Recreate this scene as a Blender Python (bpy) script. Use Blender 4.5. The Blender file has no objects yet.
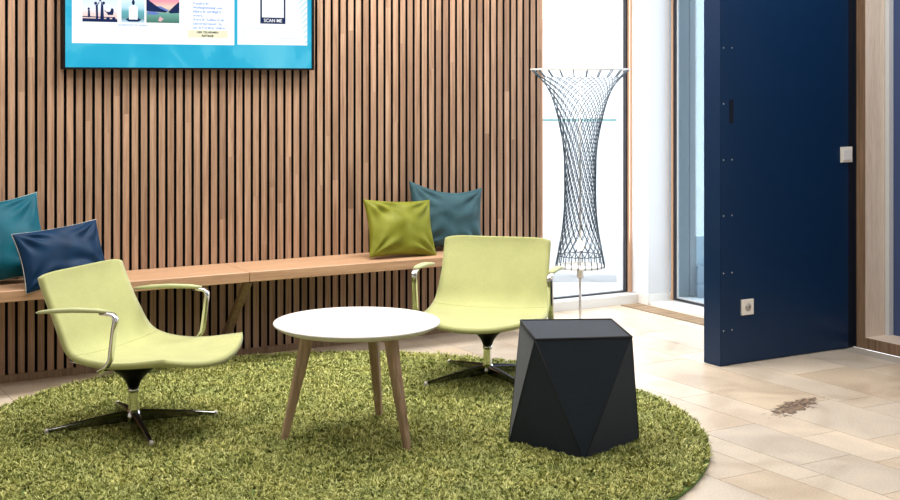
import bpy, bmesh, math, random
import numpy as np
from mathutils import Vector, Matrix, Quaternion
random.seed(7)
rng = np.random.default_rng(11)
PI = math.pi
COL = bpy.context.scene.collection
sc = bpy.context.scene

# ------------------------------------------------------------------ materials
def new_mat(name):
    m = bpy.data.materials.new(name); m.use_nodes = True
    nt = m.node_tree
    return m, nt, nt.nodes['Principled BSDF']

def flat(name, col, rough=.5, metal=0., spec=.5, coat=0., bump=0., bscale=200.):
    m, nt, b = new_mat(name)
    b.inputs['Base Color'].default_value = (*col, 1)
    b.inputs['Roughness'].default_value = rough
    b.inputs['Metallic'].default_value = metal
    b.inputs['Specular IOR Level'].default_value = spec
    b.inputs['Coat Weight'].default_value = coat
    if bump:
        tc = nt.nodes.new('ShaderNodeTexCoord'); n = nt.nodes.new('ShaderNodeTexNoise')
        n.inputs['Scale'].default_value = bscale; n.inputs['Detail'].default_value = 4
        bp = nt.nodes.new('ShaderNodeBump'); bp.inputs['Strength'].default_value = bump
        bp.inputs['Distance'].default_value = .002
        nt.links.new(tc.outputs['Object'], n.inputs['Vector'])
        nt.links.new(n.outputs['Fac'], bp.inputs['Height'])
        nt.links.new(bp.outputs['Normal'], b.inputs['Normal'])
    return m

def ramp(nt, fac, stops):
    r = nt.nodes.new('ShaderNodeValToRGB')
    e = r.color_ramp.elements
    while len(e) > 1: e.remove(e[-1])
    e[0].position = stops[0][0]; e[0].color = (*stops[0][1], 1)
    for p, c in stops[1:]:
        x = e.new(p); x.color = (*c, 1)
    nt.links.new(fac, r.inputs['Fac'])
    return r.outputs['Color']

def mix(nt, a, b, fac, mode='MIX'):
    m = nt.nodes.new('ShaderNodeMix'); m.data_type = 'RGBA'; m.blend_type = mode
    for s, v in (('Factor', fac), ('A', a), ('B', b)):
        i = [q for q in m.inputs if q.name == s and (q.type == ('VALUE' if s == 'Factor' else 'RGBA'))][0]
        if isinstance(v, (int, float)): i.default_value = v
        elif isinstance(v, tuple): i.default_value = (*v, 1)
        else: nt.links.new(v, i)
    return [o for o in m.outputs if o.type == 'RGBA'][0]

def noise(nt, scale, detail=4, vec=None, rough=.5, dist=0.):
    tc = nt.nodes.new('ShaderNodeTexCoord')
    mp = nt.nodes.new('ShaderNodeMapping')
    if isinstance(scale, tuple): mp.inputs['Scale'].default_value = scale; s = 1
    else: s = scale
    nt.links.new(vec or tc.outputs['Object'], mp.inputs['Vector'])
    n = nt.nodes.new('ShaderNodeTexNoise'); n.inputs['Scale'].default_value = s
    n.inputs['Detail'].default_value = detail; n.inputs['Roughness'].default_value = rough
    n.inputs['Distortion'].default_value = dist
    nt.links.new(mp.outputs['Vector'], n.inputs['Vector'])
    return n.outputs['Fac']

def bump(nt, b, fac, strength=.3, dist=.002):
    bp = nt.nodes.new('ShaderNodeBump'); bp.inputs['Strength'].default_value = strength
    bp.inputs['Distance'].default_value = dist
    nt.links.new(fac, bp.inputs['Height']); nt.links.new(bp.outputs['Normal'], b.inputs['Normal'])

def wood(name, dark, mid, light, axis='z', rough=.5, island=True, contrast=1.):
    m, nt, b = new_mat(name)
    hi, lo = 55., 2.2
    sc_ = {'x': (lo, hi, hi), 'y': (hi, lo, hi), 'z': (hi, hi, lo)}[axis]
    vec = None
    if island:
        geo = nt.nodes.new('ShaderNodeNewGeometry'); tc = nt.nodes.new('ShaderNodeTexCoord')
        add = nt.nodes.new('ShaderNodeVectorMath'); add.operation = 'ADD'
        mul = nt.nodes.new('ShaderNodeVectorMath'); mul.operation = 'SCALE'; mul.inputs['Scale'].default_value = 37.
        cmb = nt.nodes.new('ShaderNodeCombineXYZ')
        for i in 'XYZ': nt.links.new(geo.outputs['Random Per Island'], cmb.inputs[i])
        nt.links.new(cmb.outputs[0], mul.inputs[0])
        nt.links.new(tc.outputs['Object'], add.inputs[0]); nt.links.new(mul.outputs[0], add.inputs[1])
        vec = add.outputs[0]
    g = noise(nt, sc_, 6, vec, .6, .6)
    c = ramp(nt, g, [(.5-.22/contrast, dark), (.5, mid), (.5+.2/contrast, light)])
    if island:
        t = ramp(nt, geo.outputs['Random Per Island'], [(0, (.66, .62, .6)), (.35, (.9, .88, .86)), (.7, (1, 1, 1)), (1, (1.12, 1.1, 1.1))])
        c = mix(nt, c, t, 1., 'MULTIPLY')
    f = noise(nt, {'x': (12, 260, 260), 'y': (260, 12, 260), 'z': (260, 260, 12)}[axis], 3, vec)
    c = mix(nt, c, ramp(nt, f, [(.35, (.8, .78, .76)), (.6, (1, 1, 1))]), .7, 'MULTIPLY')
    nt.links.new(c, b.inputs['Base Color'])
    b.inputs['Roughness'].default_value = rough
    bump(nt, b, f, .15, .001)
    return m

def glow(name, col, s=1.):
    m, nt, b = new_mat(name)
    b.inputs['Base Color'].default_value = (0, 0, 0, 1); b.inputs['Roughness'].default_value = .3
    b.inputs['Specular IOR Level'].default_value = .2
    b.inputs['Emission Color'].default_value = (*col, 1); b.inputs['Emission Strength'].default_value = s
    return m

M = {}
M['slat'] = wood('oak_slat', (.21, .115, .065), (.355, .218, .137), (.455, .295, .195), 'z', .55)
M['backing'] = flat('black_felt', (.006, .006, .007), .95, spec=.1)
M['bench'] = wood('oak_bench', (.38, .215, .12), (.50, .30, .175), (.58, .365, .225), 'x', .45, True, .8)
M['tableleg'] = wood('table_leg_oak', (.27, .17, .11), (.40, .27, .18), (.52, .37, .26), 'z', .5, False)
M['jamb'] = wood('pale_timber', (.70, .56, .45), (.78, .66, .55), (.84, .74, .65), 'z', .5, False, .7)
M['brownframe'] = wood('oak_frame', (.17, .10, .06), (.26, .165, .10), (.34, .23, .15), 'z', .5, False)
M['jambedge'] = flat('timber_edge', (.55, .34, .22), .5)
M['white'] = flat('white_paint', (.70, .70, .715), .7, bump=.1, bscale=90)
M['cream'] = flat('socket_cream', (.80, .77, .70), .35)
M['metalframe'] = flat('dark_window_metal', (.012, .014, .022), .35)
M['greyframe'] = flat('light_window_metal', (.60, .63, .66), .4)
M['chrome'] = flat('polished_aluminium', (.72, .72, .72), .09, 1.)
M['darkchrome'] = flat('dark_polished_metal', (.22, .22, .22), .16, 1.)
M['black_metal'] = flat('dark_metal', (.03, .03, .033), .3, .9)
M['rod'] = flat('brushed_rod', (.62, .60, .58), .35, .6)
M['lampwhite'] = flat('lamp_white', (.78, .76, .74), .4)
M['black'] = flat('tv_black', (.003, .003, .004), .5, 0., .15)
M['tabletop'] = flat('white_laminate', (.68, .66, .65), .42)
M['tableedge'] = flat('laminate_edge', (.66, .61, .55), .5)
M['bulb'] = glow('warm_bulb', (1, .80, .55), 9.)
M['bark'] = flat('stone_ledge', (.80, .78, .74), .45, bump=.1, bscale=40)

def mat_blue():
    m, nt, b = new_mat('navy_metal')
    b.inputs['Base Color'].default_value = (.0, .022, .075, 1)
    b.inputs['Metallic'].default_value = .25
    n = noise(nt, 700., 2)
    nt.links.new(ramp(nt, n, [(.3, (.30, .30, .30)), (.7, (.40, .40, .40))]), b.inputs['Roughness'])
    bump(nt, b, n, .12, .0005)
    return m
M['blue'] = mat_blue()
M['bluedark'] = flat('navy_gap', (.004, .007, .016), .7, spec=.2)

def mat_fabric(name, a, c2, rough=.85, sheen=.3, scale=420.):
    m, nt, b = new_mat(name)
    n = noise(nt, scale, 3); n2 = noise(nt, 9., 3)
    c = ramp(nt, n, [(.3, a), (.7, c2)])
    c = mix(nt, c, ramp(nt, n2, [(.3, (.93, .93, .93)), (.7, (1.04, 1.04, 1.04))]), 1., 'MULTIPLY')
    nt.links.new(c, b.inputs['Base Color'])
    b.inputs['Roughness'].default_value = rough
    b.inputs['Sheen Weight'].default_value = sheen; b.inputs['Sheen Roughness'].default_value = .4
    b.inputs['Specular IOR Level'].default_value = .25
    bump(nt, b, n, .35, .001)
    return m
M['green'] = mat_fabric('lime_wool', (.365, .38, .145), (.49, .50, .235))
M['greenpad'] = mat_fabric('lime_pad', (.38, .41, .19), (.50, .52, .29))
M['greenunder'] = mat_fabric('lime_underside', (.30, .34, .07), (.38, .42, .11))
M['felt'] = mat_fabric('charcoal_felt', (.010, .015, .024), (.026, .036, .054), .9, .15, 600.)
M['feltseam'] = flat('black_piping', (.006, .007, .01), .8)

def velvet(name, a, hl):
    m, nt, b = new_mat(name)
    n = noise(nt, 7., 5, dist=.8)
    c = ramp(nt, n, [(.3, a), (.75, hl)])
    nt.links.new(c, b.inputs['Base Color'])
    b.inputs['Roughness'].default_value = .55; b.inputs['Specular IOR Level'].default_value = .2
    b.inputs['Sheen Weight'].default_value = .1; b.inputs['Sheen Roughness'].default_value = .3
    b.inputs['Sheen Tint'].default_value = (*[min(1, v*4+.02) for v in hl], 1)
    return m
M['teal'] = velvet('teal_velvet', (.002, .075, .115), (.003, .115, .165))
M['navy'] = velvet('navy_velvet', (.0, .017, .052), (.001, .028, .082))
M['olive'] = velvet('olive_velvet', (.14, .15, .008), (.23, .24, .03))
M['slate'] = velvet('slate_velvet', (.022, .062, .078), (.05, .11, .13))
M['piping'] = flat('pale_piping', (.55, .55, .5), .7)

def mat_tiles():
    m, nt, b = new_mat('sandstone_tiles')
    geo = nt.nodes.new('ShaderNodeNewGeometry')
    rnd = geo.outputs['Random Per Island']
    c = ramp(nt, rnd, [(0, (.54, .44, .33)), (.22, (.62, .52, .40)), (.45, (.56, .465, .37)), (.62, (.65, .56, .45)), (.8, (.54, .475, .40)), (1, (.62, .50, .37))])
    n1 = noise(nt, 2.6, 6, dist=1.2)
    c = mix(nt, c, ramp(nt, n1, [(.32, (.84, .80, .76)), (.5, (1, 1, 1)), (.7, (1.1, 1.07, 1.03))]), 1., 'MULTIPLY')
    n2 = noise(nt, 110., 4)
    c = mix(nt, c, ramp(nt, n2, [(.35, (.82, .80, .78)), (.55, (1, 1, 1))]), .8, 'MULTIPLY')
    # spalled dark patch
    tc = nt.nodes.new('ShaderNodeTexCoord')
    mp = nt.nodes.new('ShaderNodeMapping'); mp.vector_type = 'POINT'
    a = math.radians(-20); ca, sa = math.cos(a), math.sin(a)
    cx, cy = 3.045, -2.315
    mp.inputs['Rotation'].default_value = (0, 0, a)
    mp.inputs['Location'].default_value = (-(ca*cx - sa*cy), -(sa*cx + ca*cy), 0)
    nt.links.new(tc.outputs['Object'], mp.inputs['Vector'])
    m2 = nt.nodes.new('ShaderNodeMapping'); m2.inputs['Scale'].default_value = (1/.25, 1/.08, 0)
    nt.links.new(mp.outputs['Vector'], m2.inputs['Vector'])
    ln = nt.nodes.new('ShaderNodeVectorMath'); ln.operation = 'LENGTH'
    nt.links.new(m2.outputs['Vector'], ln.inputs[0])
    nz = noise(nt, 22., 6, rough=.7)
    ad = nt.nodes.new('ShaderNodeMath'); ad.operation = 'MULTIPLY_ADD'; ad.inputs[1].default_value = 2.4; 
    nt.links.new(nz, ad.inputs[0]); nt.links.new(ln.outputs['Value'], ad.inputs[2])
    msk = nt.nodes.new('ShaderNodeMapRange'); msk.inputs['From Min'].default_value = 1.92; msk.inputs['From Max'].default_value = 2.06
    msk.inputs['To Min'].default_value = 1; msk.inputs['To Max'].default_value = 0
    nt.links.new(ad.outputs[0], msk.inputs['Value'])
    chip = ramp(nt, noise(nt, 60., 5), [(.35, (.07, .055, .05)), (.5, (.17, .12, .09)), (.64, (.42, .30, .18))])
    c = mix(nt, c, chip, msk.outputs['Result'])
    nt.links.new(c, b.inputs['Base Color'])
    nt.links.new(ramp(nt, n1, [(.3, (.34, .34, .34)), (.7, (.5, .5, .5))]), b.inputs['Roughness'])
    bump(nt, b, n2, .1, .001)
    return m
M['tiles'] = mat_tiles()
M['grout'] = flat('grout', (.40, .36, .31), .9)

def mat_pile():
    m, nt, b = new_mat('shaggy_green_pile')
    geo = nt.nodes.new('ShaderNodeNewGeometry')
    c = ramp(nt, geo.outputs['Random Per Island'], [(0, (.05, .068, .014)), (.3, (.25, .275, .065)), (.65, (.47, .48, .145)), (1, (.82, .80, .36))])
    n = noise(nt, 5., 4)
    c = mix(nt, c, ramp(nt, n, [(.35, (.85, .9, .85)), (.65, (1.08, 1.05, 1))]), 1., 'MULTIPLY')
    nt.links.new(c, b.inputs['Base Color'])
    b.inputs['Roughness'].default_value = .7; b.inputs['Specular IOR Level'].default_value = .2
    return m
M['pile'] = mat_pile()
M['rugbase'] = flat('rug_backing', (.09, .16, .03), .9)

def mat_net():
    m, nt, b = new_mat('woven_lamp_cord')
    n = noise(nt, 26., 2)
    c = ramp(nt, n, [(.45, (.022, .04, .062)), (.62, (.07, .11, .15)), (.75, (.42, .42, .40))])
    nt.links.new(c, b.inputs['Base Color']); b.inputs['Roughness'].default_value = .5
    return m
M['net'] = mat_net()
M['netdark'] = flat('slate_cord', (.045, .075, .105), .5)

def mat_glass(name, tint, rough=0., alpha=.0):
    m = bpy.data.materials.new(name); m.use_nodes = True; nt = m.node_tree
    for n in list(nt.nodes): nt.nodes.remove(n)
    o = nt.nodes.new('ShaderNodeOutputMaterial'); t = nt.nodes.new('ShaderNodeBsdfTransparent')
    g = nt.nodes.new('ShaderNodeBsdfGlossy'); mx = nt.nodes.new('ShaderNodeMixShader')
    lw = nt.nodes.new('ShaderNodeLayerWeight'); lw.inputs['Blend'].default_value = .5
    pw = nt.nodes.new('ShaderNodeMath'); pw.operation = 'POWER'; pw.inputs[1].default_value = 5.
    fr = nt.nodes.new('ShaderNodeMath'); fr.operation = 'MULTIPLY_ADD'; fr.inputs[1].default_value = .8; fr.inputs[2].default_value = .04
    nt.links.new(lw.outputs['Facing'], pw.inputs[0]); nt.links.new(pw.outputs[0], fr.inputs[0])
    t.inputs['Color'].default_value = (*tint, 1); g.inputs['Roughness'].default_value = rough
    g.inputs['Color'].default_value = (.9, .95, 1, 1)
    nt.links.new(fr.outputs[0], mx.inputs[0]); nt.links.new(t.outputs[0], mx.inputs[1]); nt.links.new(g.outputs[0], mx.inputs[2])
    nt.links.new(mx.outputs[0], o.inputs['Surface'])
    return m
M['glass'] = mat_glass('clear_glass', (.97, .98, .99))
M['glassblue'] = mat_glass('tinted_glass', (.86, .93, .97))

# ------------------------------------------------------------------ mesh helpers
def obj(name, bm, mat, parent=None, smooth=False, loc=None):
    me = bpy.data.meshes.new(name)
    bmesh.ops.recalc_face_normals(bm, faces=bm.faces[:])
    bm.to_mesh(me); bm.free()
    if smooth:
        for p in me.polygons: p.use_smooth = True
    o = bpy.data.objects.new(name, me); COL.objects.link(o)
    if isinstance(mat, (list, tuple)):
        for q in mat: me.materials.append(q)
    elif mat: me.materials.append(mat)
    if parent: o.parent = parent
    if loc: o.location = loc
    return o

def add_box(bm, x0, x1, y0, y1, z0, z1, mi=0):
    v = [bm.verts.new((x, y, z)) for z in (z0, z1) for y in (y0, y1) for x in (x0, x1)]
    fs = [(0, 2, 3, 1), (4, 5, 7, 6), (0, 1, 5, 4), (2, 6, 7, 3), (0, 4, 6, 2), (1, 3, 7, 5)]
    for f in fs:
        q = bm.faces.new([v[i] for i in f]); q.material_index = mi
    return v

def box(x0, x1, y0, y1, z0, z1, bev=0.):
    bm = bmesh.new(); add_box(bm, x0, x1, y0, y1, z0, z1)
    if bev: bmesh.ops.bevel(bm, geom=bm.edges[:], offset=bev, segments=2, affect='EDGES', profile=.7)
    return bm

def add_tube(bm, pts, rad, seg=8, closed=False, flat_=1., upv=None):
    pts = [Vector(p) for p in pts]; n = len(pts)
    rads = rad if isinstance(rad, (list, tuple)) else [rad]*n
    rings = []; prev = None
    for i, p in enumerate(pts):
        if closed: t = pts[(i+1) % n]-pts[i-1]
        else: t = pts[min(i+1, n-1)]-pts[max(i-1, 0)]
        t.normalize()
        if upv: u = Vector(upv)
        elif prev is None: u = Vector((0, 0, 1)) if abs(t.z) < .9 else Vector((1, 0, 0))
        else: u = prev
        u = (u-t*u.dot(t)).normalized(); prev = u; w = t.cross(u)
        rings.append([bm.verts.new(p+(u*math.cos(a)*flat_+w*math.sin(a))*rads[i]) for a in [2*PI*k/seg for k in range(seg)]])
    m = n if closed else n-1
    for i in range(m):
        a, b = rings[i], rings[(i+1) % n]
        for k in range(seg):
            bm.faces.new((a[k], a[(k+1) % seg], b[(k+1) % seg], b[k]))
    if not closed:
        bm.faces.new(rings[0][::-1]); bm.faces.new(rings[-1])

def add_bar(bm, pts, ws, hs, side):
    """rectangular section swept along pts; ws = width along side vector, hs = thickness"""
    pts = [Vector(p) for p in pts]; n = len(pts); side = Vector(side).normalized(); rings = []
    for i, p in enumerate(pts):
        t = (pts[min(i+1, n-1)]-pts[max(i-1, 0)]).normalized()
        s = (side-t*side.dot(t)).normalized(); h = t.cross(s)
        w, q = (ws[i] if isinstance(ws, (list, tuple)) else ws)/2, (hs[i] if isinstance(hs, (list, tuple)) else hs)/2
        c = .3
        prof = [(-w, -q*(1-c)), (-w*(1-c), -q), (w*(1-c), -q), (w, -q*(1-c)), (w, q*(1-c)), (w*(1-c), q), (-w*(1-c), q), (-w, q*(1-c))]
        rings.append([bm.verts.new(p+s*a+h*b) for a, b in prof])
    for i in range(n-1):
        a, b = rings[i], rings[i+1]
        for k in range(8): bm.faces.new((a[k], a[(k+1) % 8], b[(k+1) % 8], b[k]))
    bm.faces.new(rings[0][::-1]); bm.faces.new(rings[-1])

def add_lathe(bm, prof, seg=32, c=(0, 0)):
    rings = []
    for r, z in prof:
        rings.append([bm.verts.new((c[0]+r*math.cos(2*PI*k/seg), c[1]+r*math.sin(2*PI*k/seg), z)) for k in range(seg)])
    for i in range(len(rings)-1):
        a, b = rings[i], rings[i+1]
        for k in range(seg): bm.faces.new((a[k], a[(k+1) % seg], b[(k+1) % seg], b[k]))
    bm.faces.new(rings[0][::-1]); bm.faces.new(rings[-1])

def lathe(prof, seg=32):
    bm = bmesh.new(); add_lathe(bm, prof, seg); return bm

def tag(o, label, cat, group=None):
    o['label'] = label; o['category'] = cat
    if group: o['group'] = group
    return o
def thing(name, label, cat, loc=(0, 0, 0), rz=0., group=None):
    o = bpy.data.objects.new(name, None); COL.objects.link(o); o.empty_display_size = .1
    o.location = loc; o.rotation_euler = (0, 0, rz)
    return tag(o, label, cat, group)
def struct(o):
    o['kind'] = 'structure'; return o

# ------------------------------------------------------------------ the shell of the room
H = 2.9
# stone floor: long courses running away from the slat wall
bm = bmesh.new()
xs = [-3.2]
fixed = [2.24, 2.385, 2.68, 2.90, 3.29]
ws = [.30, .22, .38, .15, .28]
i = 0
while xs[-1] < 1.6: xs.append(xs[-1]+ws[i % 5]); i += 1
xs = [x for x in xs if x < 2.0]+[2.0]+fixed+[3.52, 3.90, 4.1887]
ends = {2.24: [-2.448, -3.121], 2.385: [-2.44, -2.988], 2.68: [-2.705, -3.11], 2.90: [-2.87, -2.3], 3.29: [-2.49, -2.35]}
g = .0016
for a, b_ in zip(xs, xs[1:]):
    y = .36; cuts = [y]
    while y > -8.5:
        y -= random.uniform(.45, 1.05); cuts.append(y)
    if a in ends:
        e = ends[a]; cuts = [c for c in cuts if not (min(e)-.4 < c < max(e)+.4)]+e
    cuts = sorted(cuts, reverse=True)
    for c, d in zip(cuts, cuts[1:]):
        add_box(bm, a+g, b_-g, d+g, c-g, -.02, 0)
floor = struct(obj('floor', bm, M['tiles']))
o = obj('grout', box(-3.2, 4.32, -8.6, .36, -.05, -.0025), M['grout'], floor)

# slat-clad feature wall
wb = struct(obj('wall_back', box(-3.2, 3.226, .022, .14, 0, H), M['backing']))
bm = bmesh.new()
pitch = .0478; nsl = int((3.226+2.4)/pitch); x = 3.226
for k in range(nsl):
    x1 = 3.226-k*pitch; x0 = x1-.0330
    z = .036; 
    while z < H-.01:
        L = random.uniform(.9, 2.2) if z > .1 else random.uniform(.5, 1.9)
        z2 = min(H-.01, z+L)
        if H-.01-z2 < .25: z2 = H-.01
        add_box(bm, x0, x1, 0, .022, z, z2)
        bm.faces.ensure_lookup_table()
        for f in bm.faces[-6:]:
            f.normal_update()
            if abs(f.normal.x) > .5: f.material_index = 1
        z = z2
obj('slat_cladding', bm, [M['slat'], M['backing']], wb)
obj('end_board', box(3.226, 3.234, -.002, .14, 0, H), M['jambedge'], wb)
struct(obj('baseboard_back', box(-3.2, 3.224, -.006, .0215, 0, .036), M['brownframe']))

# return from the slat wall to the window, the window itself and its ledge
struct(obj('wall_alcove', box(3.05, 3.13, .142, .50, 0, H), M['white']))
w1 = bpy.data.objects.new('window_1', None); COL.objects.link(w1); struct(w1)
bm = bmesh.new()
add_box(bm, 4.152, 4.166, .350, .380, .06, H); add_box(bm, 3.13, 3.16, .34, .39, .06, H)
add_box(bm, 3.16, 4.152, .350, .385, .06, .068)
obj('window_frame', bm, M['metalframe'], w1)
obj('window_post', box(4.1665, 4.187, .325, .40, .06, H), M['jambedge'], w1)
obj('window_pane', box(3.16, 4.152, .36, .366, .068, H), M['glass'], w1)
struct(obj('trim_1', box(3.13, 4.187, .25, .50, 0, .059), M['bark']))

struct(obj('wall_column', box(4.1885, 4.3735, .158, .50, 0, H, .003), M['white']))
bm = bmesh.new(); add_box(bm, 4.178, 4.384, .147, .1575, 0, .07); add_box(bm, 4.178, 4.188, .1575, .249, 0, .07)
struct(obj('baseboard_column', bm, M['bark']))

w2 = bpy.data.objects.new('window_2', None); COL.objects.link(w2); struct(w2)
obj('window_post', box(4.374, 4.40, .125, .1465, .0, H), M['jambedge'], w2)
bm = bmesh.new()
add_box(bm, 4.378, 4.41, .105, .1245, .02, H); add_box(bm, 4.378, 4.41, -1.40, .105, .02, .034); add_box(bm, 4.378, 4.41, -1.42, -1.40, .02, H)
obj('window_frame', bm, M['metalframe'], w2)
bm = bmesh.new(); add_box(bm, 4.39, 4.40, .092, .105, .034, H); add_box(bm, 4.39, 4.40, -1.40, .092, .034, .044)
obj('inner_bead', bm, M['greyframe'], w2)
obj('window_pane', box(4.392, 4.398, -1.40, .092, .044, H), M['glassblue'], w2)
struct(obj('trim_2', box(4.19, 4.43, -1.49, .146, -.04, .018), M['bark']))

# ribbed wooden floor grille along the second window
fg = thing('floor_grille', 'long ribbed wooden floor grille sunk in the tiles below the tall window', 'floor grille', (4.08, -.6, 0))
bm = bmesh.new()
y = .215
while y > -1.5:
    add_box(bm, -.066, .066, y-.011+.6, y+.6, -.01, .004); y -= .0165
gm = wood('grille_wood', (.30, .19, .10), (.42, .28, .16), (.50, .36, .22), 'x', .5)
obj('slats', bm, gm, fg)
bm = bmesh.new(); add_box(bm, -.072, -.0665, -.9, .82, -.01, .005); add_box(bm, .0665, .072, -.9, .82, -.01, .005)
obj('edge_rail', bm, M['brownframe'], fg)

# ------------------------------------------------------------------ navy metal partition (end of the wall)
d1 = struct(obj('wall_partition', box(3.318, 4.3, -1.500, -1.392, 0.002, H), M['blue']))
obj('door_panel', box(3.3785, 4.258, -1.5135, -1.5002, .004, H), M['blue'], d1)
bm = bmesh.new(); add_box(bm, 3.3165, 3.3762, -1.5158, -1.5002, .002, H); add_box(bm, 3.3145, 3.3178, -1.5158, -1.39, .002, H)
obj('edge_profile', bm, M['blue'], d1)
obj('shadow_gap', box(4.2585, 4.3182, -1.5035, -1.5001, .002, H), M['bluedark'], d1)
bm = bmesh.new(); add_box(bm, 3.3795, 3.4075, -1.5148, -1.5136, 1.268, 1.392)
ph = obj('pull_recess', bm, M['bluedark'], d1)
for z in (.185, .485, .785, 1.077, 1.37, 1.663, 1.955, 2.25):
    for xx, yy in ((3.338, -1.5159), (3.398, -1.5136)):
        if 1.25 < z < 1.4 and xx > 3.35: continue
        b2 = bmesh.new()
        bmesh.ops.create_uvsphere(b2, u_segments=10, v_segments=6, radius=.0042, matrix=Matrix.Translation((xx, yy, z)) @ Matrix.Diagonal((1, .5, 1, 1)))
        obj('screw', b2, M['rod'], d1, True)

# light switch and power socket on the partition
t = thing('light_switch', 'small white square light switch on the navy panel by the timber frame', 'switch', (4.236, -1.5138, 1.08))
obj('plate', box(-.043, .043, -.010, 0, -.043, .043, .002), M['cream'], t)
obj('rocker', box(-.030, .030, -.0155, -.0102, -.030, .030, .002), M['white'], t)
t = thing('power_socket', 'white square power socket low on the navy panel', 'power socket', (3.50, -1.5138, .297))
obj('plate', box(-.041, .041, -.011, 0, -.041, .041, .002), M['cream'], t)
def vdisc(r, y0, y1, seg=24, r2=0):
    bm = bmesh.new()
    a = [bm.verts.new((r*math.cos(2*PI*k/seg), y0, r*math.sin(2*PI*k/seg))) for k in range(seg)]
    b = [bm.verts.new(((r2 or r)*math.cos(2*PI*k/seg), y1, (r2 or r)*math.sin(2*PI*k/seg))) for k in range(seg)]
    for k in range(seg): bm.faces.new((a[k], a[(k+1) % seg], b[(k+1) % seg], b[k]))
    bm.faces.new(a); bm.faces.new(b[::-1]); return bm
rim = obj('socket_well', vdisc(.0215, -.0125, -.0112), flat('well_grey', (.42, .40, .37), .5), t, True)
for s in (-1, 1): obj('pin_hole', vdisc(.0035, -.0135, -.0126), M['black'], rim).location = (s*.0095, 0, 0)

# ------------------------------------------------------------------ timber-lined opening at the right
wr = struct(obj('wall_right', box(4.319, 4.55, -8.6, -3.0, 0, H), M['white']))
struct(obj('wall_right_end', box(4.3205, 4.47, -1.5165, -1.39, 0, H), M['bluedark']))
w3 = bpy.data.objects.new('window_3', None); COL.objects.link(w3); struct(w3)
obj('frame_post', box(4.3187, 4.3215, -1.578, -1.517, 0, H), M['brownframe'], w3)
obj('frame_jamb', box(4.322, 4.477, -1.578, -1.517, 0, H), M['jamb'], w3)
obj('frame_sill_front', box(4.3187, 4.3215, -3.0, -1.5785, 0, .063), M['brownframe'], w3)
obj('frame_sill', box(4.322, 4.54, -3.0, -1.5785, 0, .063), M['jamb'], w3)
obj('glazing_bead', box(4.478, 4.512, -1.608, -1.5785, .0635, H), M['greyframe'], w3)
obj('bead_groove', box(4.4765, 4.4785, -1.5782, -1.574, .0635, H), M['metalframe'], w3)
bm = box(4.513, 4.535, -3.0, -1.58, .0635, H)
m, nt, b = new_mat('pale_navy_panel'); b.inputs['Base Color'].default_value = (.045, .075, .19, 1); b.inputs['Roughness'].default_value = .35
obj('back_panel', bm, m, w3)

# ------------------------------------------------------------------ outside
og = obj('outdoor_ground', box(-2, 40, .51, 70, -.06, -.03), flat('pale_paving', (.8, .8, .8), .9)); struct(og)
struct(obj('outdoor_ground_side', box(4.56, 40, -12, .505, -.06, -.031), flat('pale_paving_side', (.8, .8, .8), .9)))
CAMP = Vector((-1.3455, -6.6962)); FW = Vector((.50483, .86322)); RT = Vector((.86322, -.50483))
rz = math.atan2(RT.y, RT.x)
# glass balustrade with a green top edge
def place(o, Y, X, z=0, extra=0.):
    p = CAMP+FW*Y+RT*X; o.location = (p.x, p.y, z); o.rotation_euler = (0, 0, rz+extra)
t = thing('glass_balustrade', 'frosted glass balustrade with green edge outside the bright window', 'balustrade')
place(t, 9.9, .9, -.03)
m, nt, b = new_mat('frosted_white_glass'); b.inputs['Base Color'].default_value = (.93, .95, .97, 1); b.inputs['Roughness'].default_value = .6
b.inputs['Transmission Weight'].default_value = .0; b.inputs['Alpha'].default_value = .6
obj('pane', box(-.9, .75, -.006, .006, .05, 1.212), m, t)
obj('top_edge', box(-.9, .75, -.007, .007, 1.2125, 1.228), flat('green_glass_edge', (.16, .42, .40), .3), t)
obj('base_rail', box(-.9, .75, -.03, .03, 0, .05), M['white'], t)
# far building with a pale blue roof band
t = thing('distant_building', 'far pale building with soft blue roof band seen through the window', 'building')
place(t, 62, 6.0, -.03)
obj('facade', box(-9, 5, 0, 8, 0, 3.75), flat('far_white', (.93, .94, .95), .9), t)
obj('roof', box(-9.3, 5.3, -.5, 8.5, 3.751, 4.35), flat('far_blue', (.55, .68, .85), .9), t)
# neighbouring clad wall behind the tinted window
t = thing('outdoor_cladding', 'blue-grey vertical cladding panels outside the tall tinted window', 'facade')
place(t, 9.2, 1.53, -.03)
cb = [((0, .07), (.29, .37, .41)), ((.07, .155), (.17, .21, .235)), ((.155, .20), (.22, .26, .28)), ((.20, .33), (.28, .40, .48)), ((.33, .63), (.23, .33, .40)), ((.63, 1.0), (.17, .23, .27))]
for k, ((a, b2), cc) in enumerate(cb):
    obj('panel', box(a, b2-.004, 0, .05, 0, 5), flat('cladding_tone', cc, .6), t)
obj('plinth', box(.20, 1.0, -.06, -.001, 0, .22), flat('plinth_grey', (.22, .30, .38), .7), t)

# ceiling and far side of the room
struct(obj('wall_left', box(-3.3, -3.201, -8.6, .14, 0, H), M['white']))
struct(obj('wall_front', box(-3.2, 4.318, -8.7, -8.601, 0, H), M['white']))
struct(obj('ceiling', box(-3.2, 4.55, -8.6, .5, H+.001, H+.1), flat('ceiling_white', (.8, .8, .8), .9)))

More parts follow.
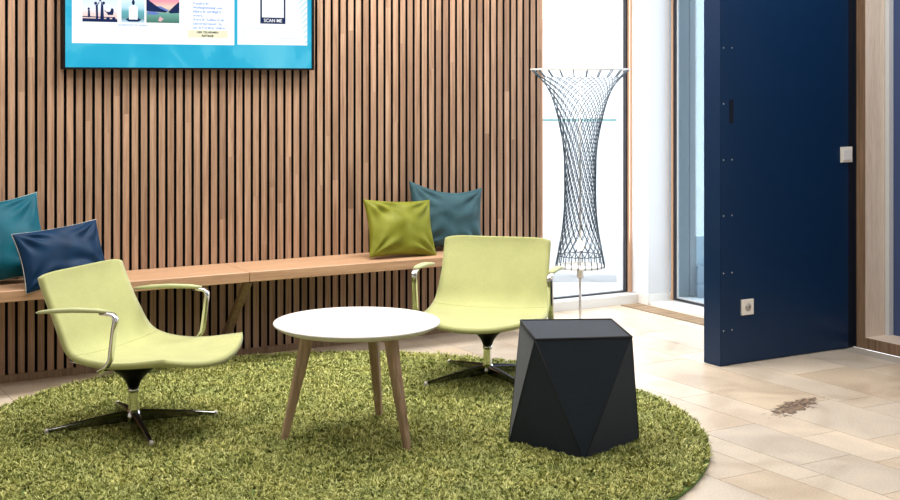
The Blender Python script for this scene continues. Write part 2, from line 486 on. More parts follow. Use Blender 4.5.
# ------------------------------------------------------------------ bench
bt = thing('wall_bench', 'long oak plank bench running along the slat wall', 'bench', (0, 0, 0))
def plank(x0, x1, ya, yb):
    bm = bmesh.new()
    v = [bm.verts.new(p) for p in ((x0, -.0075, .458), (x1, -.0075, .458), (x1, yb, .458), (x0, ya, .458), (x0, -.0075, .51), (x1, -.0075, .51), (x1, yb, .51), (x0, ya, .51))]
    for f in ((3, 2, 1, 0), (4, 5, 6, 7), (0, 1, 5, 4), (1, 2, 6, 5), (2, 3, 7, 6), (3, 0, 4, 7)): bm.faces.new([v[i] for i in f])
    bmesh.ops.bevel(bm, geom=bm.edges[:], offset=.0025, segments=1, affect='EDGES'); return bm
obj('plank', plank(-2.4, 1.158, -.385, -.378), M['bench'], bt)
obj('plank', plank(1.1605, 2.86, -.378, -.40), M['bench'], bt)
for xx in (-1.2, 1.17, 2.75):
    bm = bmesh.new()
    add_bar(bm, [(xx, -.33, .457), (xx, -.01, .12)], .045, .03, (1, 0, 0))
    obj('bracket', bm, M['brownframe'], bt)

# ------------------------------------------------------------------ wall screen
t = thing('wall_screen', 'large flat information screen hung on the slat wall', 'screen', (.975, -.001, 1.549))
X0 = -.98; Z0 = -1.549
def rect(x0, x1, z0, z1, y, th=.0006): return box(x0+X0, x1+X0, y-th, y, z0+Z0, z1+Z0)
bm = bmesh.new()
add_box(bm, .297+X0, 1.667+X0, -.055, -.005, 0, .80)
obj('housing', bm, M['black'], t)
bm = bmesh.new()
add_box(bm, .297+X0, .307+X0, -.066, -.0552, 0, .80); add_box(bm, 1.655+X0, 1.667+X0, -.066, -.0552, 0, .80)
add_box(bm, .307+X0, 1.655+X0, -.066, -.0552, 0, .010); add_box(bm, .307+X0, 1.655+X0, -.066, -.0552, .79, .80)
obj('bezel', bm, M['black'], t)
m, nt, b = new_mat('cyan_screen')
b.inputs['Base Color'].default_value = (0, 0, 0, 1); b.inputs['Roughness'].default_value = .25
n = noise(nt, 3.2, 5, dist=.6)
nt.links.new(ramp(nt, n, [(.35, (.01, .40, .64)), (.5, (.02, .45, .68)), (.53, (.05, .50, .72)), (.7, (.09, .56, .76))]), b.inputs['Emission Color']); b.inputs['Emission Strength'].default_value = .95
scr = obj('display', rect(.3072, 1.6548, 1.5593, 2.338, -.0554), m, t)
E_w = glow('screen_white', (.97, .985, 1.), 1.); E_t = glow('screen_text_blue', (.30, .45, .80), 1.); E_lt = glow('screen_text_pale', (.72, .80, .93), 1.)
E_navy = glow('screen_navy', (.006, .02, .09), 1.); E_line = glow('screen_line', (.80, .86, .96), 1.); E_yel = glow('screen_yellow', (.86, .83, .60), 1.)
E_blk = glow('screen_black', (.02, .02, .03), 1.)
obj('content_card', rect(.342, 1.204, 1.681, 2.30, -.0562), E_w, scr)
obj('content_card', rect(1.222, 1.629, 1.685, 2.30, -.0562), E_w, scr)
bm = bmesh.new()
for a in ((.379, .921, 1.711, 1.713), (.379, .3805, 1.711, 2.2), (.9195, .921, 1.711, 2.2), (.938, .9395, 1.70, 2.2), (1.176, 1.1775, 1.70, 2.2)):
    add_box(bm, a[0]+X0, a[1]+X0, -.0572, -.0565, a[2]+Z0, a[3]+Z0)
obj('hairline_border', bm, E_line, scr)
def cut(pts, y, th=.0006):
    bm = bmesh.new()
    a = [bm.verts.new((p[0]+X0, y, p[1]+Z0)) for p in pts]; b = [bm.verts.new((p[0]+X0, y-th, p[1]+Z0)) for p in pts]
    n = len(pts); bm.faces.new(a); bm.faces.new(b[::-1])
    for k in range(n): bm.faces.new((a[k], b[k], b[(k+1) % n], a[(k+1) % n]))
    bmesh.ops.triangulate(bm, faces=[f for f in bm.faces if len(f.verts) > 4]); return bm
def grad(name, stops, z0, z1):
    m, nt, b = new_mat(name); b.inputs['Base Color'].default_value = (0, 0, 0, 1)
    tc = nt.nodes.new('ShaderNodeTexCoord'); sp = nt.nodes.new('ShaderNodeSeparateXYZ'); mr = nt.nodes.new('ShaderNodeMapRange')
    nt.links.new(tc.outputs['Object'], sp.inputs[0]); nt.links.new(sp.outputs['Z'], mr.inputs['Value'])
    mr.inputs['From Min'].default_value = z0+Z0; mr.inputs['From Max'].default_value = z1+Z0
    nt.links.new(ramp(nt, mr.outputs[0], stops), b.inputs['Emission Color']); b.inputs['Emission Strength'].default_value = 1
    return m
# picture 1: family silhouettes at dusk
p1 = obj('family_picture', rect(.394, .572, 1.79, 1.93, -.0566), grad('dusk', [(0, (.75, .45, .42)), (.3, (.85, .68, .66)), (.5, (.80, .86, .98)), (1, (.62, .78, .98))], 1.79, 1.93), scr)
sil = bmesh.new()
def sadd(pts, y=-.0574, th=.0006):
    b = cut(pts, y, th); me = bpy.data.meshes.new('tmp'); b.to_mesh(me); b.free(); sil.from_mesh(me); bpy.data.meshes.remove(me)
def circ(cx, cz, r, n=10): return [(cx+r*math.cos(2*PI*k/n), cz+r*math.sin(2*PI*k/n)) for k in range(n)]
sadd([(.394, 1.79), (.572, 1.79), (.572, 1.805), (.394, 1.807)])
sadd([(.394, 1.818), (.55, 1.815), (.55, 1.811), (.394, 1.813)])
sadd(circ(.426, 1.856, .006)); sadd([(.421, 1.812), (.434, 1.812), (.431, 1.85), (.422, 1.85)])
sadd(circ(.461, 1.884, .008)); sadd([(.463, 1.80), (.474, 1.80), (.472, 1.876), (.461, 1.876)]); sadd([(.47, 1.872), (.482, 1.892), (.479, 1.894), (.467, 1.876)])
sadd(circ(.501, 1.886, .008)); sadd([(.484, 1.80), (.504, 1.798), (.499, 1.88), (.488, 1.88)]); sadd([(.49, 1.87), (.486, 1.90), (.489, 1.90), (.495, 1.872)])
sadd(circ(.489, 1.915, .007)); sadd([(.478, 1.896), (.487, 1.896), (.490, 1.912), (.482, 1.912)])
sadd([(.515, 1.842), (.553, 1.842), (.549, 1.826), (.523, 1.826)]); sadd([(.534, 1.842), (.553, 1.842), (.552, 1.858), (.542, 1.862)])
sadd(circ(.524, 1.808, .009)); sadd(circ(.554, 1.808, .009)); sadd([(.507, 1.85), (.518, 1.84), (.516, 1.837), (.505, 1.848)])
obj('silhouettes', sil, E_navy, scr)
# picture 2: figure meditating before hills
p2 = obj('meditation_picture', rect(.593, .713, 1.79, 1.93, -.0566), grad('haze', [(0, (.55, .72, .88)), (.15, (.08, .28, .33)), (.4, (.10, .40, .45)), (.55, (.45, .72, .88)), (1, (.85, .95, 1))], 1.79, 1.93), scr)
sil = bmesh.new()
sadd([(.615, 1.805), (.63, 1.795), (.68, 1.795), (.697, 1.805), (.68, 1.815), (.63, 1.815)]); obj('crossed_legs', sil, E_navy, scr)
sil = bmesh.new(); sadd([(.651, 1.880), (.658, 1.880), (.663, 1.892), (.660, 1.901), (.658, 1.910), (.651, 1.910), (.649, 1.901), (.646, 1.892)], -.0581)
obj('head_silhouette', sil, E_navy, scr)
sil = bmesh.new(); sadd([(.632, 1.806), (.677, 1.806), (.672, 1.85), (.678, 1.87), (.66, 1.882), (.649, 1.882), (.631, 1.87), (.637, 1.85)], -.0578)
obj('seated_torso', sil, E_w, scr)
# picture 3: valley under a pink sky
p3 = obj('valley_picture', rect(.723, .899, 1.792, 1.93, -.0566), grad('sunset', [(0, (.02, .14, .10)), (.35, (.12, .36, .30)), (.6, (.95, .62, .50)), (.8, (.90, .32, .38)), (1, (.75, .25, .45))], 1.792, 1.93), scr)
sil = bmesh.new()
sadd([(.723, 1.852), (.723, 1.93), (.74, 1.905), (.775, 1.875), (.835, 1.852), (.825, 1.846)])
sadd([(.84, 1.85), (.875, 1.885), (.899, 1.905), (.899, 1.845), (.85, 1.842)])
obj('mountains', sil, E_navy, scr)
sil = bmesh.new(); sadd([(.77, 1.878), (.80, 1.878), (.842, 1.858), (.835, 1.850), (.78, 1.868)], -.0571); sadd([(.73, 1.85), (.76, 1.853), (.80, 1.838), (.76, 1.832), (.726, 1.836)], -.0571)
obj('far_slope', sil, glow('slope_blue', (.14, .22, .55)), scr)
sil = bmesh.new(); sadd([(.785, 1.802), (.80, 1.798), (.815, 1.812), (.795, 1.825)], -.0571)
obj('path', sil, glow('path_pink', (.75, .45, .50)), scr)
def text(s, x, z, size, mat, bold=0., cx=False, name='text', sx=1.):
    cu = bpy.data.curves.new('txt', 'FONT'); cu.body = s; cu.size = size; cu.offset = bold; cu.extrude = .0003
    cu.align_x = 'CENTER' if cx else 'LEFT'
    to = bpy.data.objects.new('tmp', cu); COL.objects.link(to)
    bpy.context.view_layer.update()
    me = bpy.data.meshes.new_from_object(to.evaluated_get(bpy.context.evaluated_depsgraph_get()))
    bpy.data.objects.remove(to); bpy.data.curves.remove(cu)
    me.transform(Matrix.Translation((x+X0, -.0582, z+Z0)) @ Matrix.Rotation(PI/2, 4, 'X') @ Matrix.Diagonal((sx, 1, 1, 1)))
    me.materials.clear(); me.materials.append(mat)
    o = bpy.data.objects.new(name, me); COL.objects.link(o); o.parent = scr
    return o
fs = .0165
for k, s in enumerate(['Besuchen Sie', 'WorkingAdvantage.com.', 'Klicken Sie auf Mitglied', 'werden.', 'Geben Sie "Lufthaven" als', 'Unternehmenscode ein,', 'um ein Benefit zu erhalten.']):
    text(s, .974, 1.893-.0213*k, fs, E_t, .0007)
for k, s in ((0, '1.'), (2, '2.'), (4, '3.')): text(s, .948, 1.893-.0213*k, fs, E_t)
obj('highlight_box', rect(.946, 1.166, 1.718, 1.757, -.0572), E_yel, scr)
text('HIER TEILNEHMEN', 1.054, 1.742, .0145, E_blk, .0004, True); text('Auf Handy', 1.054, 1.724, .0155, E_blk, .0006, True)
text('UNTERSTÜTZT ZU WISSEN', .65, 1.772, .0125, E_t, .0003, True)
for k in (0, 1): text(('Weitere Informationen und alle Angebote finden Sie jederzeit online' if k == 0 else 'Teilnahme und Anmeldung sind freiwillig'), .65, 1.737-.012*k, .0125, E_lt, 0, True)
bm = bmesh.new()
add_box(bm, 1.352+X0, 1.499+X0, -.0574, -.0567, 1.80+Z0, 2.0+Z0)
obj('code_frame', bm, E_navy, scr)
obj('code_field', rect(1.362, 1.489, 1.834, 1.99, -.0576), E_w, scr)
text('SCAN ME', 1.4255, 1.809, .0255, E_w, .0002, True, sx=1.)
bm = bmesh.new()
for a in ((1.26, 1.587, 1.7725, 1.774), (1.26, 1.587, 1.721, 1.7225), (1.26, 1.2615, 1.721, 1.774), (1.5855, 1.587, 1.721, 1.774)):
    add_box(bm, a[0]+X0, a[1]+X0, -.0572, -.0565, a[2]+Z0, a[3]+Z0)
obj('note_border', bm, E_t, scr)
text('Hinweis zum Angebot: Gültig in der Mittagszeit', 1.4235, 1.753, .0135, E_lt, .0002, True); text('bitte persönlichen Code bereithalten', 1.4235, 1.733, .0135, E_lt, .0002, True)
sil = bmesh.new()
for k in range(14):
    z = 1.70+k*.032; L = .012+.005*k
    sadd([(1.627, z), (1.627, z+.012), (1.627-L, z+.012-L), (1.627-L, z+.006-L)] if L < .03 or z-L > 1.69 else [(1.627, z), (1.627, z+.01), (1.61, z-.01), (1.61, z-.012)], -.0568)
obj('diagonal_stripes', sil, glow('stripe_blue', (.45, .75, .95)), scr)

# ------------------------------------------------------------------ cushions
def cushion(name, label, w, h, T, mat, loc, lean, yaw, roll, pipe=None, ears=.10, sag=0., seed=0, wr=.016):
    t = thing(name, label, 'cushion', loc, 0, 'velvet cushions on the bench')
    rot = Matrix.Rotation(yaw, 4, 'Z') @ Matrix.Rotation(-lean, 4, 'X') @ Matrix.Rotation(roll, 4, 'Y')
    n = 40; r_ = random.Random(seed)
    folds = [(r_.uniform(-.8, .8), r_.uniform(-.8, .8), r_.uniform(0, PI), r_.uniform(.15, .4), r_.uniform(4, 8)) for _ in range(9)]
    def outline(u, v):
        x = w/2*u*(1-ears*(1-v*v)); z = h/2*v*(1-ears*(1-u*u))
        if v > 0: z -= sag*v*(1-u*u)**1.2
        return x, z
    def pt(u, v, s):
        x, z = outline(u, v)
        d = max(0., (1-u*u)*(1-v*v))
        y = T/2*(d**.38)
        f = 0
        for (a, b, th, L, k) in folds:
            p = (u-a)*math.cos(th)+(v-b)*math.sin(th); q = -(u-a)*math.sin(th)+(v-b)*math.cos(th)
            f += math.sin(k*q)*math.exp(-(p*p+q*q*4)/(L*L*4))*.5
        # radial creases from the corners
        for (a, b) in ((-1, -1), (1, -1), (-1, 1), (1, 1)):
            rr = math.hypot(u-a, v-b); an = math.atan2(v-b, u-a)
            f += math.sin(an*11+seed)*math.exp(-((rr-.45)**2)*7)*.7
        return Vector((x, -s*(y+wr*f*min(1, d*5)), z+h/2))
    bm = bmesh.new(); gr = {}
    for s in (1, -1):
        for i in range(n+1):
            for j in range(n+1):
                u = math.sin((2*i/n-1)*PI/2); v = math.sin((2*j/n-1)*PI/2)
                edge = i in (0, n) or j in (0, n)
                if s == -1 and edge: gr[(s, i, j)] = gr[(1, i, j)]; continue
                gr[(s, i, j)] = bm.verts.new(rot @ pt(u, v, s))
        for i in range(n):
            for j in range(n):
                q = [gr[(s, i, j)], gr[(s, i+1, j)], gr[(s, i+1, j+1)], gr[(s, i, j+1)]]
                bm.faces.new(q if s == 1 else q[::-1])
    obj('cover', bm, mat, t, True)
    if pipe:
        pts = []
        m_ = 26
        for k in range(m_): pts.append((-1+2*k/m_, -1))
        for k in range(m_): pts.append((1, -1+2*k/m_))
        for k in range(m_): pts.append((1-2*k/m_, 1))
        for k in range(m_): pts.append((-1, 1-2*k/m_))
        bm = bmesh.new()
        add_tube(bm, [rot @ pt(u, v, 1) for u, v in pts], .0022, 6, True)
        obj('piping', bm, pipe, t, True)
    return t
R_ = math.radians
cushion('cushion', 'teal velvet cushion partly outside the left edge, behind the navy one', .50, .42, .14, M['teal'], (-.01, -.175, .515), R_(20), R_(4), R_(-7), M['piping'], seed=3)
cushion('cushion', 'dark navy oblong velvet cushion with pale piping at the left end of the bench', .45, .29, .13, M['navy'], (.255, -.335, .512), R_(20), R_(14), R_(-5), M['piping'], seed=5, ears=.07)
cushion('cushion', 'olive green velvet cushion in front of the slate-blue one', .42, .33, .14, M['olive'], (2.10, -.295, .512), R_(20), R_(0), R_(3), None, seed=8, ears=.10)
cushion('cushion', 'slate-blue velvet cushion leaning on the slats behind the olive one', .50, .385, .15, M['slate'], (2.46, -.155, .512), R_(13), R_(2), R_(7), None, seed=12, ears=.11, sag=.03)

# ------------------------------------------------------------------ lounge chairs
prof = [(-.262, .690), (-.245, .64), (-.205, .555), (-.165, .478), (-.128, .410), (-.088, .373), (-.02, .355), (.08, .350), (.18, .358), (.27, .373), (.355, .388)]
def cat(P0, P1, P2, P3, t):
    return .5*((2*P1)+(-P0+P2)*t+(2*P0-5*P1+4*P2-P3)*t*t+(-P0+3*P1-3*P2+P3)*t**3)
def sample(pr, m=5):
    out = []
    for i in range(len(pr)-1):
        a = Vector(pr[max(i-1, 0)]); b = Vector(pr[i]); c = Vector(pr[i+1]); d = Vector(pr[min(i+2, len(pr)-1)])
        for k in range(m): out.append(cat(a, b, c, d, k/m))
    out.append(Vector(pr[-1])); return out
sp = sample(prof)
def shell_pt(i, s, off=0.):
    """i index along profile, s in -1..1 across"""
    N = len(sp)-1; t = i/N
    y, z = sp[i]
    a = sp[max(i-1, 0)]; b = sp[min(i+1, N)]; tn = (b-a).normalized(); nm = Vector((-tn.y, tn.x))
    hw = .278+.024*min(1, max(0, (t-.25)/.3))
    # rounded corners at both ends
    x = s*hw
    back = max(0, 1-t/.25); front = max(0, (t-.62)/.38)
    dish = -.018*(1-s*s)*(.4+.6*math.sin(PI*min(1, t*1.1)))
    y2 = y+front**2*.075*(1-s*s)
    z2 = z-front**1.5*.040*(1-s*s)
    cr = .03
    if t < .06: x = s*(hw-cr*.35*(1-t/.06)**2); z2 -= .012*abs(s)**8*(1-t/.06)
    y2 += nm.x*(dish+off); z2 += nm.y*(dish+off)
    return Vector((x, y2, z2))
def make_chair(label, loc, rz):
    t = thing('lounge_chair', label, 'chair', loc, rz, 'lime swivel lounge chairs')
    N = len(sp)-1; n = 20; th = .024
    bm = bmesh.new()
    top = [[bm.verts.new(shell_pt(i, -1+2*j/n, 0)) for j in range(n+1)] for i in range(N+1)]
    bot = [[bm.verts.new(shell_pt(i, (-1+2*j/n)*.985, -th)) for j in range(n+1)] for i in range(N+1)]
    for i in range(N):
        for j in range(n):
            f = bm.faces.new((top[i][j], top[i][j+1], top[i+1][j+1], top[i+1][j])); f.material_index = 0
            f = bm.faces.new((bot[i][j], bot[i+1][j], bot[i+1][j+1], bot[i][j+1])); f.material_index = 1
    for i in range(N):
        for j in (0, n):
            f = bm.faces.new((top[i][j], bot[i][j], bot[i+1][j], top[i+1][j])); f.material_index = 0
    for j in range(n):
        for i in (0, N):
            f = bm.faces.new((top[i][j], bot[i][j], bot[i][j+1], top[i][j+1])); f.material_index = 0
    rimE = [e for e in bm.edges if len(e.link_faces) == 2 and e.calc_face_angle(0) > .9]
    bmesh.ops.bevel(bm, geom=rimE, offset=.007, segments=3, affect='EDGES')
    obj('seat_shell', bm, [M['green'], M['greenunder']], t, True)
    bm = bmesh.new(); ii = int(N*.52)
    add_tube(bm, [shell_pt(ii, -1+2*j/n, .0004) for j in range(n+1)], .0011, 5)
    obj('seat_seam', bm, M['green'], t, True)
    # arms
    for s in (-1, 1):
        xo = s*.335
        bm = bmesh.new()
        pts = [(s*.22, .02, .300), (s*.285, .045, .310), (xo-s*.006, .075, .328), (xo, .11, .345), (xo, .13, .372), (xo, .137, .42), (xo, .148, .50), (xo, .154, .528), (xo, .153, .545), (xo, .142, .555), (xo, .12, .558), (xo, .085, .558)]
        add_bar(bm, pts, .029, .015, (1, 0, 0) )
        a = obj('armrest', bm, M['chrome'], t, True)
        a['label'] = 'polished metal arm bracket with lime pad'
        bm = bmesh.new()
        pp = [(xo, .118, .5665), (xo, .06, .567), (xo, -.05, .562), (xo, -.15, .552), (xo, -.215, .543), (xo, -.232, .540)]
        add_bar(bm, pp, [.030, .036, .038, .036, .030, .018], [.010, .016, .018, .017, .012, .006], (1, 0, 0))
        obj('arm_pad', bm, M['greenpad'], a, True)
        bm = bmesh.new(); add_bar(bm, [(s*.26, -.12, .338), (s*.275, 0, .330), (s*.27, .07, .333)], .022, .010, (1, 0, 0))
        obj('side_rail', bm, M['chrome'], a, True)
    # pedestal
    obj('seat_mount', lathe([(.022, .180), (.026, .190), (.034, .210), (.055, .235), (.090, .262), (.102, .276), (.10, .300), (.02, .304)], 28), M['black_metal'], t, True)
    obj('column', lathe([(.024, .055), (.0215, .07), (.0205, .162), (.0205, .1625), (.024, .165), (.024, .174), (.021, .1795)], 28), M['chrome'], t, True)
    return t
def star(t, rel):
    hub = obj('star_base', lathe([(.018, .036), (.032, .04), (.034, .062), (.026, .085), (.02, .088)], 28), M['chrome'], t, True)
    for a in (0, 90, 180, 270):
        an = math.radians(a+rel); d = Vector((math.cos(an), math.sin(an), 0)); s = Vector((-d.y, d.x, 0))
        bm = bmesh.new()
        add_bar(bm, [d*.022+Vector((0, 0, .060)), d*.12+Vector((0, 0, .055)), d*.25+Vector((0, 0, .044)), d*.352+Vector((0, 0, .036))], [.034, .028, .022, .016], [.044, .036, .022, .010], s)
        leg = obj('star_leg', bm, M['darkchrome'], t)
        bm = bmesh.new()
        add_bar(bm, [d*.035+Vector((0, 0, .0832)), d*.12+Vector((0, 0, .0738)), d*.25+Vector((0, 0, .0558)), d*.345+Vector((0, 0, .0422))], [.020, .018, .014, .009], .002, s)
        obj('black_inlay', bm, M['black'], leg)
        obj('foot_glide', lathe([(.008, .018), (.010, .022), (.010, .036), (.006, .044)], 12), M['rod'], leg, True, loc=tuple(d*.357))
ga = math.radians(-52.3)
ch1 = make_chair('lime green swivel lounge chair at the left, seen from its side', (.312, -1.183, .002), ga-PI/2); star(ch1, math.degrees(math.radians(-5.5)-(ga-PI/2)))
ga2 = math.radians(226.7)
ch2 = make_chair('lime green swivel lounge chair facing forward behind the black stool', (2.09, -1.19, .002), ga2-PI/2); star(ch2, math.degrees(math.radians(2)-(ga2-PI/2)))

# ------------------------------------------------------------------ coffee table
t = thing('coffee_table', 'round white coffee table on three splayed oak legs', 'table', (1.07, -1.80, 0))
R0 = .346; zt = .494
obj('table_top', lathe([(R0-.012, zt-.016), (R0-.004, zt-.010), (R0, zt-.005), (R0, zt-.002), (R0-.002, zt)], 96), M['tabletop'], t)
obj('top_underlayer', lathe([(R0-.03, zt-.026), (R0-.014, zt-.0165)], 96), M['tableedge'], t)
bm = bmesh.new()
for k, a in enumerate((-75, 45, 165)):
    an = math.radians(a); d = Vector((math.cos(an), math.sin(an), 0)); s = Vector((-d.y, d.x, 0))
    lb = bmesh.new()
    add_bar(lb, [d*.205+Vector((0, 0, zt-.027)), d*.225+Vector((0, 0, .36)), d*.307+Vector((0, 0, .010))], [.046, .042, .027], [.052, .046, .026], s)
    obj('leg', lb, M['tableleg'], t)
    add_bar(bm, [Vector((0, 0, zt-.045)), d*.18+Vector((0, 0, zt-.045))], .04, .034, s)
obj('apron', bm, M['tableleg'], t)

# ------------------------------------------------------------------ faceted stool
t = thing('faceted_stool', 'black felt faceted stool with piped edges standing on the green rug', 'stool', (1.796, -2.329, 0))
zb, zs = .012, .480
C_ = (0, 0)
tp = [Vector((q*math.cos(R_(a)), q*math.sin(R_(a)), zs)) for q, a in ((.270, 18.5), (.275, 109), (.285, 202), (.275, 290))]
bp_ = [Vector((.268*math.cos(R_(a)), .268*math.sin(R_(a)), zb)) for a in (-27.5, 62.5, 152.5, 242.5)]
bm = bmesh.new()
T4 = [bm.verts.new(p) for p in tp]; B4 = [bm.verts.new(p) for p in bp_]
bm.faces.new(T4); bm.faces.new(B4[::-1])
for k in range(4):
    bm.faces.new((B4[k], T4[k], T4[k-1]))
    bm.faces.new((T4[k], B4[k], B4[(k+1) % 4]))
obj('body', bm, M['felt'], t)
bm = bmesh.new()
E_ = []
for k in range(4):
    E_ += [(tp[k], tp[k-1], .0045), (bp_[k], bp_[(k+1) % 4], .003), (tp[k], bp_[k], .0022), (tp[k], bp_[(k+1) % 4], .0022)]
for a, b2, r in E_: add_tube(bm, [a, b2], r, 6)
obj('piping', bm, M['feltseam'], t, True)
# small fabric tag under the right top corner
c0 = tp[3].lerp(tp[0], .90); c1 = c0+Vector((.012, -.012, -.02))
bm = bmesh.new(); dirr = (tp[0]-bp_[0]).normalized()
q0 = tp[0]+(bp_[0]-tp[0])*.07; 
add_bar(bm, [q0+Vector((.004, -.012, 0)), q0+Vector((.004, -.012, 0))-dirr*.045], .018, .003, (.6, .8, 0))
obj('fabric_tag', bm, flat('tag_grey', (.10, .10, .11), .6), t)

# ------------------------------------------------------------------ floor lamp
t = thing('floor_lamp', 'tall floor lamp with a flared woven-cord shade before the window', 'lamp', (3.165, -.487, 0))
obj('base', lathe([(.14, 0), (.14, .010), (.135, .014), (.012, .018)], 40), M['lampwhite'], t, True)
obj('pole', lathe([(.008, .0185), (.008, .34)], 14), M['rod'], t, True)
obj('lamp_holder', lathe([(.017, .341), (.019, .345), (.019, .405), (.015, .408)], 20), M['lampwhite'], t, True)
obj('inner_rod', lathe([(.0055, .4085), (.0055, 1.552)], 8), M['rod'], t, True)
pr = [(.421, .138), (.497, .128), (.615, .106), (.732, .094), (.849, .091), (1.037, .093), (1.142, .103), (1.271, .129), (1.377, .158), (1.436, .182), (1.494, .220), (1.553, .284)]
def rz_(z):
    for (a, ra), (b, rb) in zip(pr, pr[1:]):
        if z <= b: return ra+(rb-ra)*(z-a)/(b-a)
    return pr[-1][1]
def rsm(z):
    return sum(rz_(min(1.553, max(.421, z+d))) for d in (-.03, -.015, 0, .015, .03))/5 if .46 < z < 1.52 else rz_(z)
shade = obj('lamp_shade', lathe([(.139, .402), (.140, .404), (.140, .414), (.136, .416), (.134, .404)], 48), M['lampwhite'], t, True)
bm = bmesh.new(); add_tube(bm, [(.288*math.cos(2*PI*k/64), .288*math.sin(2*PI*k/64), 1.556) for k in range(64)], .0042, 8, True)
for k in range(3): 
    a = 2*PI*k/3+.4; add_tube(bm, [(.004*math.cos(a), .004*math.sin(a), 1.55), (.286*math.cos(a), .286*math.sin(a), 1.556)], .002, 6)
obj('top_ring', bm, M['lampwhite'], shade, True)
def tw(z):
    n_ = 40; h = (z-.475)/n_; t_ = 0
    for i in range(n_):
        q = .475+(i+.5)*h
        t_ += h*math.radians(165+230*max(0, (q-1.22)/.3)**1.3+110*max(0, (.65-q)/.18))
    return t_
bm = bmesh.new(); NS = 22; ZT, ZB = 1.515, .475
for k in range(NS):
    for sg in (1, -1):
        pts = []
        for q in range(61):
            f = q/60; z = ZB+(ZT-ZB)*f; a = 2*PI*(k/NS)+sg*tw(z)
            r = rsm(z); pts.append((r*math.cos(a), r*math.sin(a), z))
        add_tube(bm, pts, .0024, 5)
obj('cord_net', bm, M['net'], shade, True)
for k in range(NS):
    # tie loops at the rims
    a0 = 2*PI*k/NS; at_ = a0+tw(ZT); r0, r1 = rsm(ZT), .289
    bm = bmesh.new()
    add_tube(bm, [(r0*math.cos(at_), r0*math.sin(at_), ZT-.003), (.27*math.cos(at_), .27*math.sin(at_), 1.540), (r1*math.cos(at_), r1*math.sin(at_), 1.562)], .0034, 6)
    obj('rim_loop', bm, M['netdark'], shade, True)
    r0 = rsm(ZB); a1 = a0+2*PI/NS
    bm = bmesh.new()
    arc = [(r0*math.cos(a0+(a1-a0)*q/4), r0*math.sin(a0+(a1-a0)*q/4), ZB+.002-.006*math.sin(PI*q/4)) for q in range(4, -1, -1)]
    add_tube(bm, arc+[(.141*math.cos(a0), .141*math.sin(a0), .425), (.142*math.cos(a0), .142*math.sin(a0), .402)], .0030, 6)
    obj('base_loop', bm, M['netdark'], shade, True)
bm = bmesh.new(); bmesh.ops.create_uvsphere(bm, u_segments=20, v_segments=14, radius=.024, matrix=Matrix.Translation((0, 0, .53)) @ Matrix.Diagonal((1, 1, 1.25, 1)))
obj('bulb', bm, M['bulb'], t, True)

# ------------------------------------------------------------------ round shaggy rug
RC = (1.012, -1.67); RR = 1.572
rug = thing('round_rug', 'large round shaggy green rug under the seating group', 'rug', (RC[0], RC[1], 0))
obj('backing', lathe([(RR-.008, .001), (RR-.002, .003), (RR-.002, .012), (RR-.008, .014)], 128), M['rugbase'], rug)
NB = 330000
NT = 75000; tid = rng.integers(0, NT, NB)
tu = rng.random(NT); ta = rng.random(NT)*2*PI; tr = np.sqrt(tu)*(RR-.006)
tx = tr*np.cos(ta); ty = tr*np.sin(ta)
tdir = rng.random(NT)*2*PI; tlen = rng.uniform(.75, 1.15, NT); tln = rng.uniform(.2, 1.0, NT)
bx = tx[tid]+rng.normal(0, .0032, NB); by = ty[tid]+rng.normal(0, .0032, NB)
lean_a = tdir[tid]+rng.normal(0, .45, NB)
ln = rng.uniform(.022, .036, NB)*tlen[tid]; ll = tln[tid]*rng.uniform(.7, 1.2, NB)
hgt = rng.uniform(.75, 1.05, NB)*(1.15-.45*tln[tid])
dx = np.cos(lean_a)*ll; dy = np.sin(lean_a)*ll
wv = rng.uniform(.0011, .0020, NB); wa = lean_a+PI/2+rng.normal(0, .5, NB)
wx = np.cos(wa)*wv; wy = np.sin(wa)*wv
V = np.zeros((NB, 7, 3), dtype=np.float32)
def put(i, fx, fz, w):
    V[:, i, 0] = bx+dx*ln*fx+wx*w; V[:, i, 1] = by+dy*ln*fx+wy*w; V[:, i, 2] = .013+ln*fz*hgt
put(0, 0, 0, -1); put(1, 0, 0, 1); put(2, .25, .38, -1.1); put(3, .25, .38, 1.1); put(4, .75, .68, -1.); put(5, .75, .68, 1.); put(6, 1.25, .74, 0)
rr = np.hypot(V[..., 0], V[..., 1]); k_ = np.where(rr > RR+.016, (RR+.016)/rr, 1.); V[..., 0] *= k_; V[..., 1] *= k_
me = bpy.data.meshes.new('pile')
me.vertices.add(NB*7); me.vertices.foreach_set('co', V.reshape(-1))
base = np.arange(NB, dtype=np.int32)[:, None]*7
loops = (base+np.array([0, 1, 3, 2, 2, 3, 5, 4, 4, 5, 6], dtype=np.int32)).reshape(-1)
me.loops.add(len(loops)); me.loops.foreach_set('vertex_index', loops)
ls = (np.arange(NB, dtype=np.int32)[:, None]*11+np.array([0, 4, 8], dtype=np.int32)).reshape(-1)
me.polygons.add(NB*3); me.polygons.foreach_set('loop_start', ls)
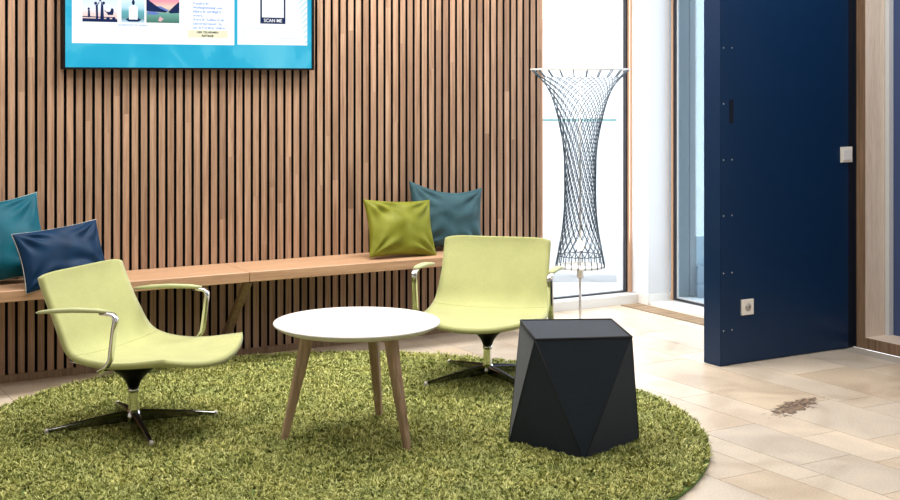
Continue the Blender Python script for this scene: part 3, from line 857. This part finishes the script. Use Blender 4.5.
me.polygons.foreach_set('loop_total', np.tile(np.array([4, 4, 3], dtype=np.int32), NB))
me.update(calc_edges=True); me.validate()
me.materials.append(M['pile'])
o = bpy.data.objects.new('pile', me); COL.objects.link(o); o.parent = rug; o['kind'] = 'stuff'

# ------------------------------------------------------------------ light
w = bpy.data.worlds.new('World'); sc.world = w; w.use_nodes = True
bg = w.node_tree.nodes['Background']; bg.inputs['Color'].default_value = (.93, .97, 1, 1); bg.inputs['Strength'].default_value = 2.2
def area(name, loc, rot, sx, sy, e, col=(1, 1, 1)):
    l = bpy.data.lights.new(name, 'AREA'); l.shape = 'RECTANGLE'; l.size = sx; l.size_y = sy; l.energy = e; l.color = col
    o = bpy.data.objects.new(name, l); COL.objects.link(o); o.location = loc; o.rotation_euler = rot; return o
for (x, y, e) in ((-1.0, -.8, 20), (.6, -.8, 34), (2.2, -.8, 58), (3.6, -2.3, 22), (-.6, -1.9, 16), (1.2, -1.95, 22), (3.0, -3.9, 14), (1.0, -4.4, 16)):
    area('ceiling_panel_light', (x, y, H-.02), (0, 0, 0), 1.2, .6, e, (1, .97, .93))
area('window_daylight', (3.7, .33, 1.6), (R_(-90), 0, 0), 1.0, 2.4, 40, (.93, .97, 1))
area('side_window_daylight', (4.36, -.65, 1.5), (0, R_(90), 0), 2.4, 1.4, 9, (.93, .97, 1))

area('right_fill_light', (4.28, -4.9, 1.5), (0, R_(90), 0), 2.2, 2.4, 14, (.93, .97, 1))  # added fill light, no window in this wall; lifts the stool's right face
# ------------------------------------------------------------------ camera
cd = bpy.data.cameras.new('Camera'); cam = bpy.data.objects.new('Camera', cd); COL.objects.link(cam)
cam.location = (CAMP.x, CAMP.y, 1.5)
cam.rotation_euler = (PI/2, 0, R_(59.68-90))
cd.sensor_width = 36; cd.lens = 1310*36/900; cd.shift_y = -171/900; cd.clip_end = 300
sc.camera = cam
vs = sc.view_settings
vs.view_transform = 'Standard'; vs.look = 'None'; vs.exposure = .2; vs.gamma = 1; vs.use_curve_mapping = False
